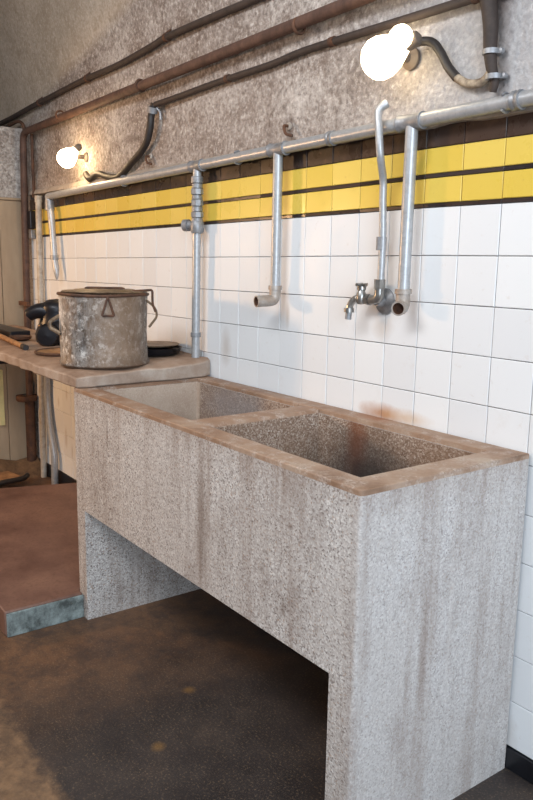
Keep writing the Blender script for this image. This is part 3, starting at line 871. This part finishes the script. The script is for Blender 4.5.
# ------------------------------------------------------------------ rusty pipe along the vault and down the corner
rpipe = thing('rusty_pipe', 'rust-brown iron pipe high along the vault, bending down in the left corner', 'pipe', (-3.9, -0.06, 0.0))
bm = BM()
path = fillet([(1.6, -0.07, 2.420), (-0.59, -0.06, 2.404), (-3.87, -0.055, 2.372), (-3.90, -0.055, 1.90), (-3.955, -0.055, 0.55)], 0.07, 8)
tube(bm, path, 0.0225, 16)
build('pipe', bm, RUST, rpipe)
for x in (-0.9, -2.15, -3.2):
    bm = BM(); tube(bm, [(x, -0.058 + .026 * math.cos(a), 2.392 + .026 * math.sin(a)) for a in [2 * PI * i / 18 for i in range(19)]], 0.006, 6)
    tube(bm, [(x, -0.03, 2.40), (x, -0.002, 2.41)], 0.006, 6)
    build('pipe_clip', bm, RUSTD, rpipe)
bm = BM(); tube(bm, [(-3.955, -.055, .56), (-3.957, -.055, 0.0)], 0.034, 16)
build('drain_pipe', bm, RUSTD, rpipe, label='dark lower length of the pipe')
bm = BM(); lathe(bm, [(0.03, -.02), (.07, -.02), (.075, -.012), (.075, .012), (.07, .02), (.03, .02)], (-3.955, -.075, .55), seg=20)
build('flange', bm, RUSTD, rpipe)
bm = BM(); box(bm, -3.97, -3.80, -0.10, -0.075, 1.215, 1.245)
build('bracket', bm, RUSTD, rpipe, False, 0.003)
# conduit over the partition
bm = BM(); tube(bm, fillet([(-3.905, -0.035, 1.96), (-3.905, -0.035, 2.43), (-3.96, -0.05, 2.46), (-4.9, -0.10, 2.40)], 0.05), 0.011, 10)
tag(build('bent_conduit', bm, RUSTD), 'thin brown conduit hooking over the lintel in the top left corner', 'conduit')
bm = BM(); tube(bm, [(-3.80, -0.022, 2.36), (-3.80, -0.022, 1.98), (-3.815, -.022, 1.95)], 0.010, 10)
tag(build('thin_conduit', bm, RUSTD), 'thin dark conduit dropping beside the vertical rusty pipe', 'conduit')
sb = thing('switch_box', 'small dark switch box on the wall edge beside the vertical rusty pipe', 'switch box', (-3.85, -0.03, 1.72))
bm = BM(); box(bm, -3.885, -3.825, -0.045, -0.007, 1.74, 1.86); build('housing', bm, IRON, sb, False, 0.005)
bm = BM(); box(bm, -3.88, -3.83, -0.04, -0.007, 1.675, 1.735); build('terminal', bm, GALVD, sb, False, 0.005)

# cream pipe in the left corner, hose end below
cp = thing('cream_pipe', 'cream painted pipe standing in front of the tiles at the left corner', 'pipe', (-3.7, -0.04, 0.0))
bm = BM(); tube(bm, [(-3.668, -.04, 1.945), (-3.695, -.04, 1.07)], 0.021, 16)
build('pipe', bm, CREAM, cp)
bm = BM(); lathe(bm, [(.020, -.02), (.025, -.02), (.025, .02), (.020, .02)], (-3.668, -.04, 1.93), seg=16); build('coupling', bm, CREAM, cp)
bm = BM(); tube(bm, [(-3.695, -.04, 1.08), (-3.74, -.04, 0.60), (-3.76, -.04, 0.0)], 0.021, 16); build('pipe', bm, CREAM, cp)
bm = BM(); tube(bm, spline([(-3.60, -.036, 1.015), (-3.625, -.036, .78), (-3.64, -.036, .58), (-3.60, -.04, .40), (-3.53, -.045, .22), (-3.52, -.05, .06), (-3.52, -.05, .004)]), 0.024, 14)
h = build('bent_pipe', bm, GALV)
tag(h, 'thin grey pipe bending down the tiles under the counter', 'pipe')

# ------------------------------------------------------------------ cables along the vault
c1 = thing('heavy_cable', 'grimy black cable sagging along the vault, topmost of the lines', 'cable', (-2.5, -0.04, 2.5))
bm = BM()
def vy(z): return -2.35 + math.sqrt(max(0, 2.35 ** 2 - max(0, z - 2.3) ** 2)) - 0.022
cp_ = [(1.6, 2.60), (0.4, 2.575), (-0.6, 2.565), (-1.23, 2.562), (-1.48, 2.566), (-1.92, 2.570), (-2.06, 2.560), (-2.45, 2.543), (-2.84, 2.545), (-3.13, 2.539), (-3.73, 2.523), (-4.36, 2.503), (-5.6, 2.50)]
tube(bm, spline([(x, vy(z), z) for x, z in cp_], 6), 0.0165, 12)
build('sheath', bm, CABLE, c1)
for x, z in ((-1.92, 2.570), (-2.84, 2.545), (-3.60, 2.527), (-0.6, 2.565)):
    bm = BM(); lathe(bm, [(.016, -.012), (.021, -.012), (.021, .012), (.016, .012)], (x, vy(z), z), (1, 0, .03), 12)
    tube(bm, [(x, vy(z), z + .020), (x + .004, vy(z) + .02, z + .036)], .005, 6)
    build('clip', bm, RUSTD, c1)

c2 = thing('thin_cable', 'thin brown cable run below the rusty pipe, ending where the thick flex hangs', 'cable', (-1.0, -0.03, 2.3))
bm = BM()
tube(bm, spline([(1.6, -.02, 2.31), (0.5, -.02, 2.308), (-0.17, -.024, 2.306), (-0.64, -.024, 2.312), (-0.92, -.024, 2.314), (-1.13, -.024, 2.304), (-1.47, -.024, 2.303), (-1.84, -.024, 2.296), (-2.065, -.024, 2.293)], 6), 0.0135, 10)
build('sheath', bm, CABLE, c2)
for x, z in ((-1.42, 2.304), (-0.75, 2.314), (-0.12, 2.306)):
    bm = BM(); lathe(bm, [(.012, -.012), (.017, -.012), (.017, .012), (.012, .012)], (x, -.024, z), (1, 0, 0), 12); build('clip', bm, RUSTD, c2)
c3 = thing('hanging_flex', 'thick black flex hanging in a curve from the cable end towards the far lamp', 'cable', (-2.3, -0.03, 2.1))
bm = BM()
tube(bm, spline([(-2.072, -.026, 2.297), (-2.095, -.03, 2.25), (-2.102, -.032, 2.20), (-2.135, -.034, 2.13), (-2.205, -.034, 2.082), (-2.317, -.034, 2.037), (-2.425, -.034, 1.992), (-2.50, -.032, 1.980), (-2.625, -.03, 1.996), (-2.744, -.028, 2.020), (-2.86, -.026, 2.00), (-2.93, -.022, 2.035)]), 0.0175, 12)
build('sheath', bm, BLACK, c3)
bm = BM(); lathe(bm, [(.015, -.014), (.026, -.014), (.026, .014), (.015, .014)], (-2.085, -.028, 2.27), (0.35, 0, 1), 12)
tube(bm, [(-2.065, -.02, 2.285), (-2.04, -.01, 2.255), (-2.035, -.01, 2.22)], .006, 6)
build('clip', bm, GALVD, c3)
# flex of the near lamp and the corroded lead above it
c4 = thing('lamp_flex', 'dark flex curving from the near lamp to the corroded drop on the right', 'cable', (-0.2, -0.03, 2.1))
bm = BM()
tube(bm, spline([(-0.352, -.05, 2.222), (-0.308, -.03, 2.224), (-0.275, -.026, 2.212), (-0.245, -.024, 2.178), (-0.214, -.024, 2.133), (-0.178, -.024, 2.096)]), 0.0135, 12)
build('sheath', bm, BLACK, c4)
bm = BM(); tube(bm, spline([(-0.178, -.024, 2.096), (-0.138, -.024, 2.074), (-0.094, -.024, 2.067), (-0.066, -.024, 2.078), (-0.054, -.024, 2.094)]), 0.0125, 12)
build('bared_end', bm, mat_plain('cracked pale sheath', L(176, 160, 138), 0.7, 0, 0.3, 40, L(84, 66, 52)), c4, label='cracked pale end of the flex')
c5 = thing('corroded_cable_drop', 'thick corroded cable drop with a clamp, right of the near lamp', 'cable', (-0.06, -0.03, 2.1))
bm = BM()
tube(bm, spline([(-0.105, -.024, 2.36), (-0.080, -.026, 2.30), (-0.064, -.026, 2.22), (-0.060, -.026, 2.15), (-0.052, -.024, 2.10), (-0.040, -.022, 2.066), (-0.046, -.020, 2.035)]),
     [.028 - .018 * i / 36 for i in range(37)], 12)
build('sheath', bm, CABLE, c5)
for z, x in ((2.145, -.058), (2.075, -.042)):
    bm = BM(); lathe(bm, [(.014, -.007), (.025, -.007), (.025, .007), (.014, .007)], (x, -.024, z), seg=12)
    lathe(bm, [(.001, 0), (.009, 0), (.008, .012), (.001, .014)], (x + .028, -.01, z), (0, -1, 0), 10)
    build('clamp', bm, GALVD, c5)

# small wall hooks above the header pipe
def hook(loc, label):
    x, y, z = loc
    t = thing('wall_hook', label, 'hook', loc, 'bent hooks above the header pipe')
    bm = BM(); tube(bm, fillet([(x, -.004, z + .03), (x, -.03, z + .03), (x + .02, -.035, z - .005), (x + .045, -.02, z - .012)], .012), .006, 8)
    build('shank', bm, RUSTD, t)
    bm = BM(); lathe(bm, [(.001, 0), (.016, 0), (.014, .006), (.001, .008)], (x, -.001, z + .03), (0, -1, 0), 12)
    build('plate', bm, CEMENT, t)
hook((-1.02, 0, 2.035), 'bent rusty hook over the header pipe, above the left spout drop')
hook((-2.16, 0, 2.03), 'bent rusty hook over the header pipe, under the hanging flex')

# ------------------------------------------------------------------ the two lamps
def lamp(x, z, s, label, glass, tilt, glare_lobe):
    t = thing('wall_lamp', label, 'lamp', (x, 0, z), 'glowing lamps along the wall')
    ax = Vector(tilt).normalized(); c = Vector((x, -0.115, z))
    bm = BM(); lathe(bm, [(.001, 0), (.030 * s, 0), (.030 * s, .010), (.02 * s, .016), (.013 * s, .022), (.013 * s, .075), (.001, .075)], (x, -0.001, z + .005), (0, -1, 0), 24)
    build('mount', bm, LMOUNT, t)
    bm = BM(); lathe(bm, [(.001, -.055 * s), (.018 * s, -.045 * s), (.021 * s, -.035 * s), (.020 * s, -.01 * s), (.001, 0)], c - ax * 0.052 * s, ax, 24)
    build('socket', bm, LMOUNT, t)
    bm = BM()
    prof = [(.001, -.062), (.020, -.060), (.030, -.045), (.046, -.02), (.056, .008), (.056, .03), (.046, .052), (.028, .066), (.001, .072)]
    lathe(bm, [(r * s, h * s) for r, h in prof], c, ax, 32)
    build('bulb_glow', bm, glass, t)
    if glare_lobe:  # added glowing lobe that stands in for the lamp's slanted glare
        bm = BM(); lathe(bm, [(r * s * .55, h * s * .62) for r, h in prof], Vector((x + .066, -.135, z + .026)), Vector((0.9, -.2, 0.30)), 24)
        build('bulb_glow', bm, glass, t)
lamp(-0.385, 2.186, 1.15, 'glowing lamp on the rough wall above the bent tap riser', LGLASS, (-0.9, -0.25, -0.30), True)
lamp(-2.950, 2.125, 0.95, 'glowing lamp further in, beside the hanging black flex', LGLASS2, (-0.2, -0.6, -0.6), False)
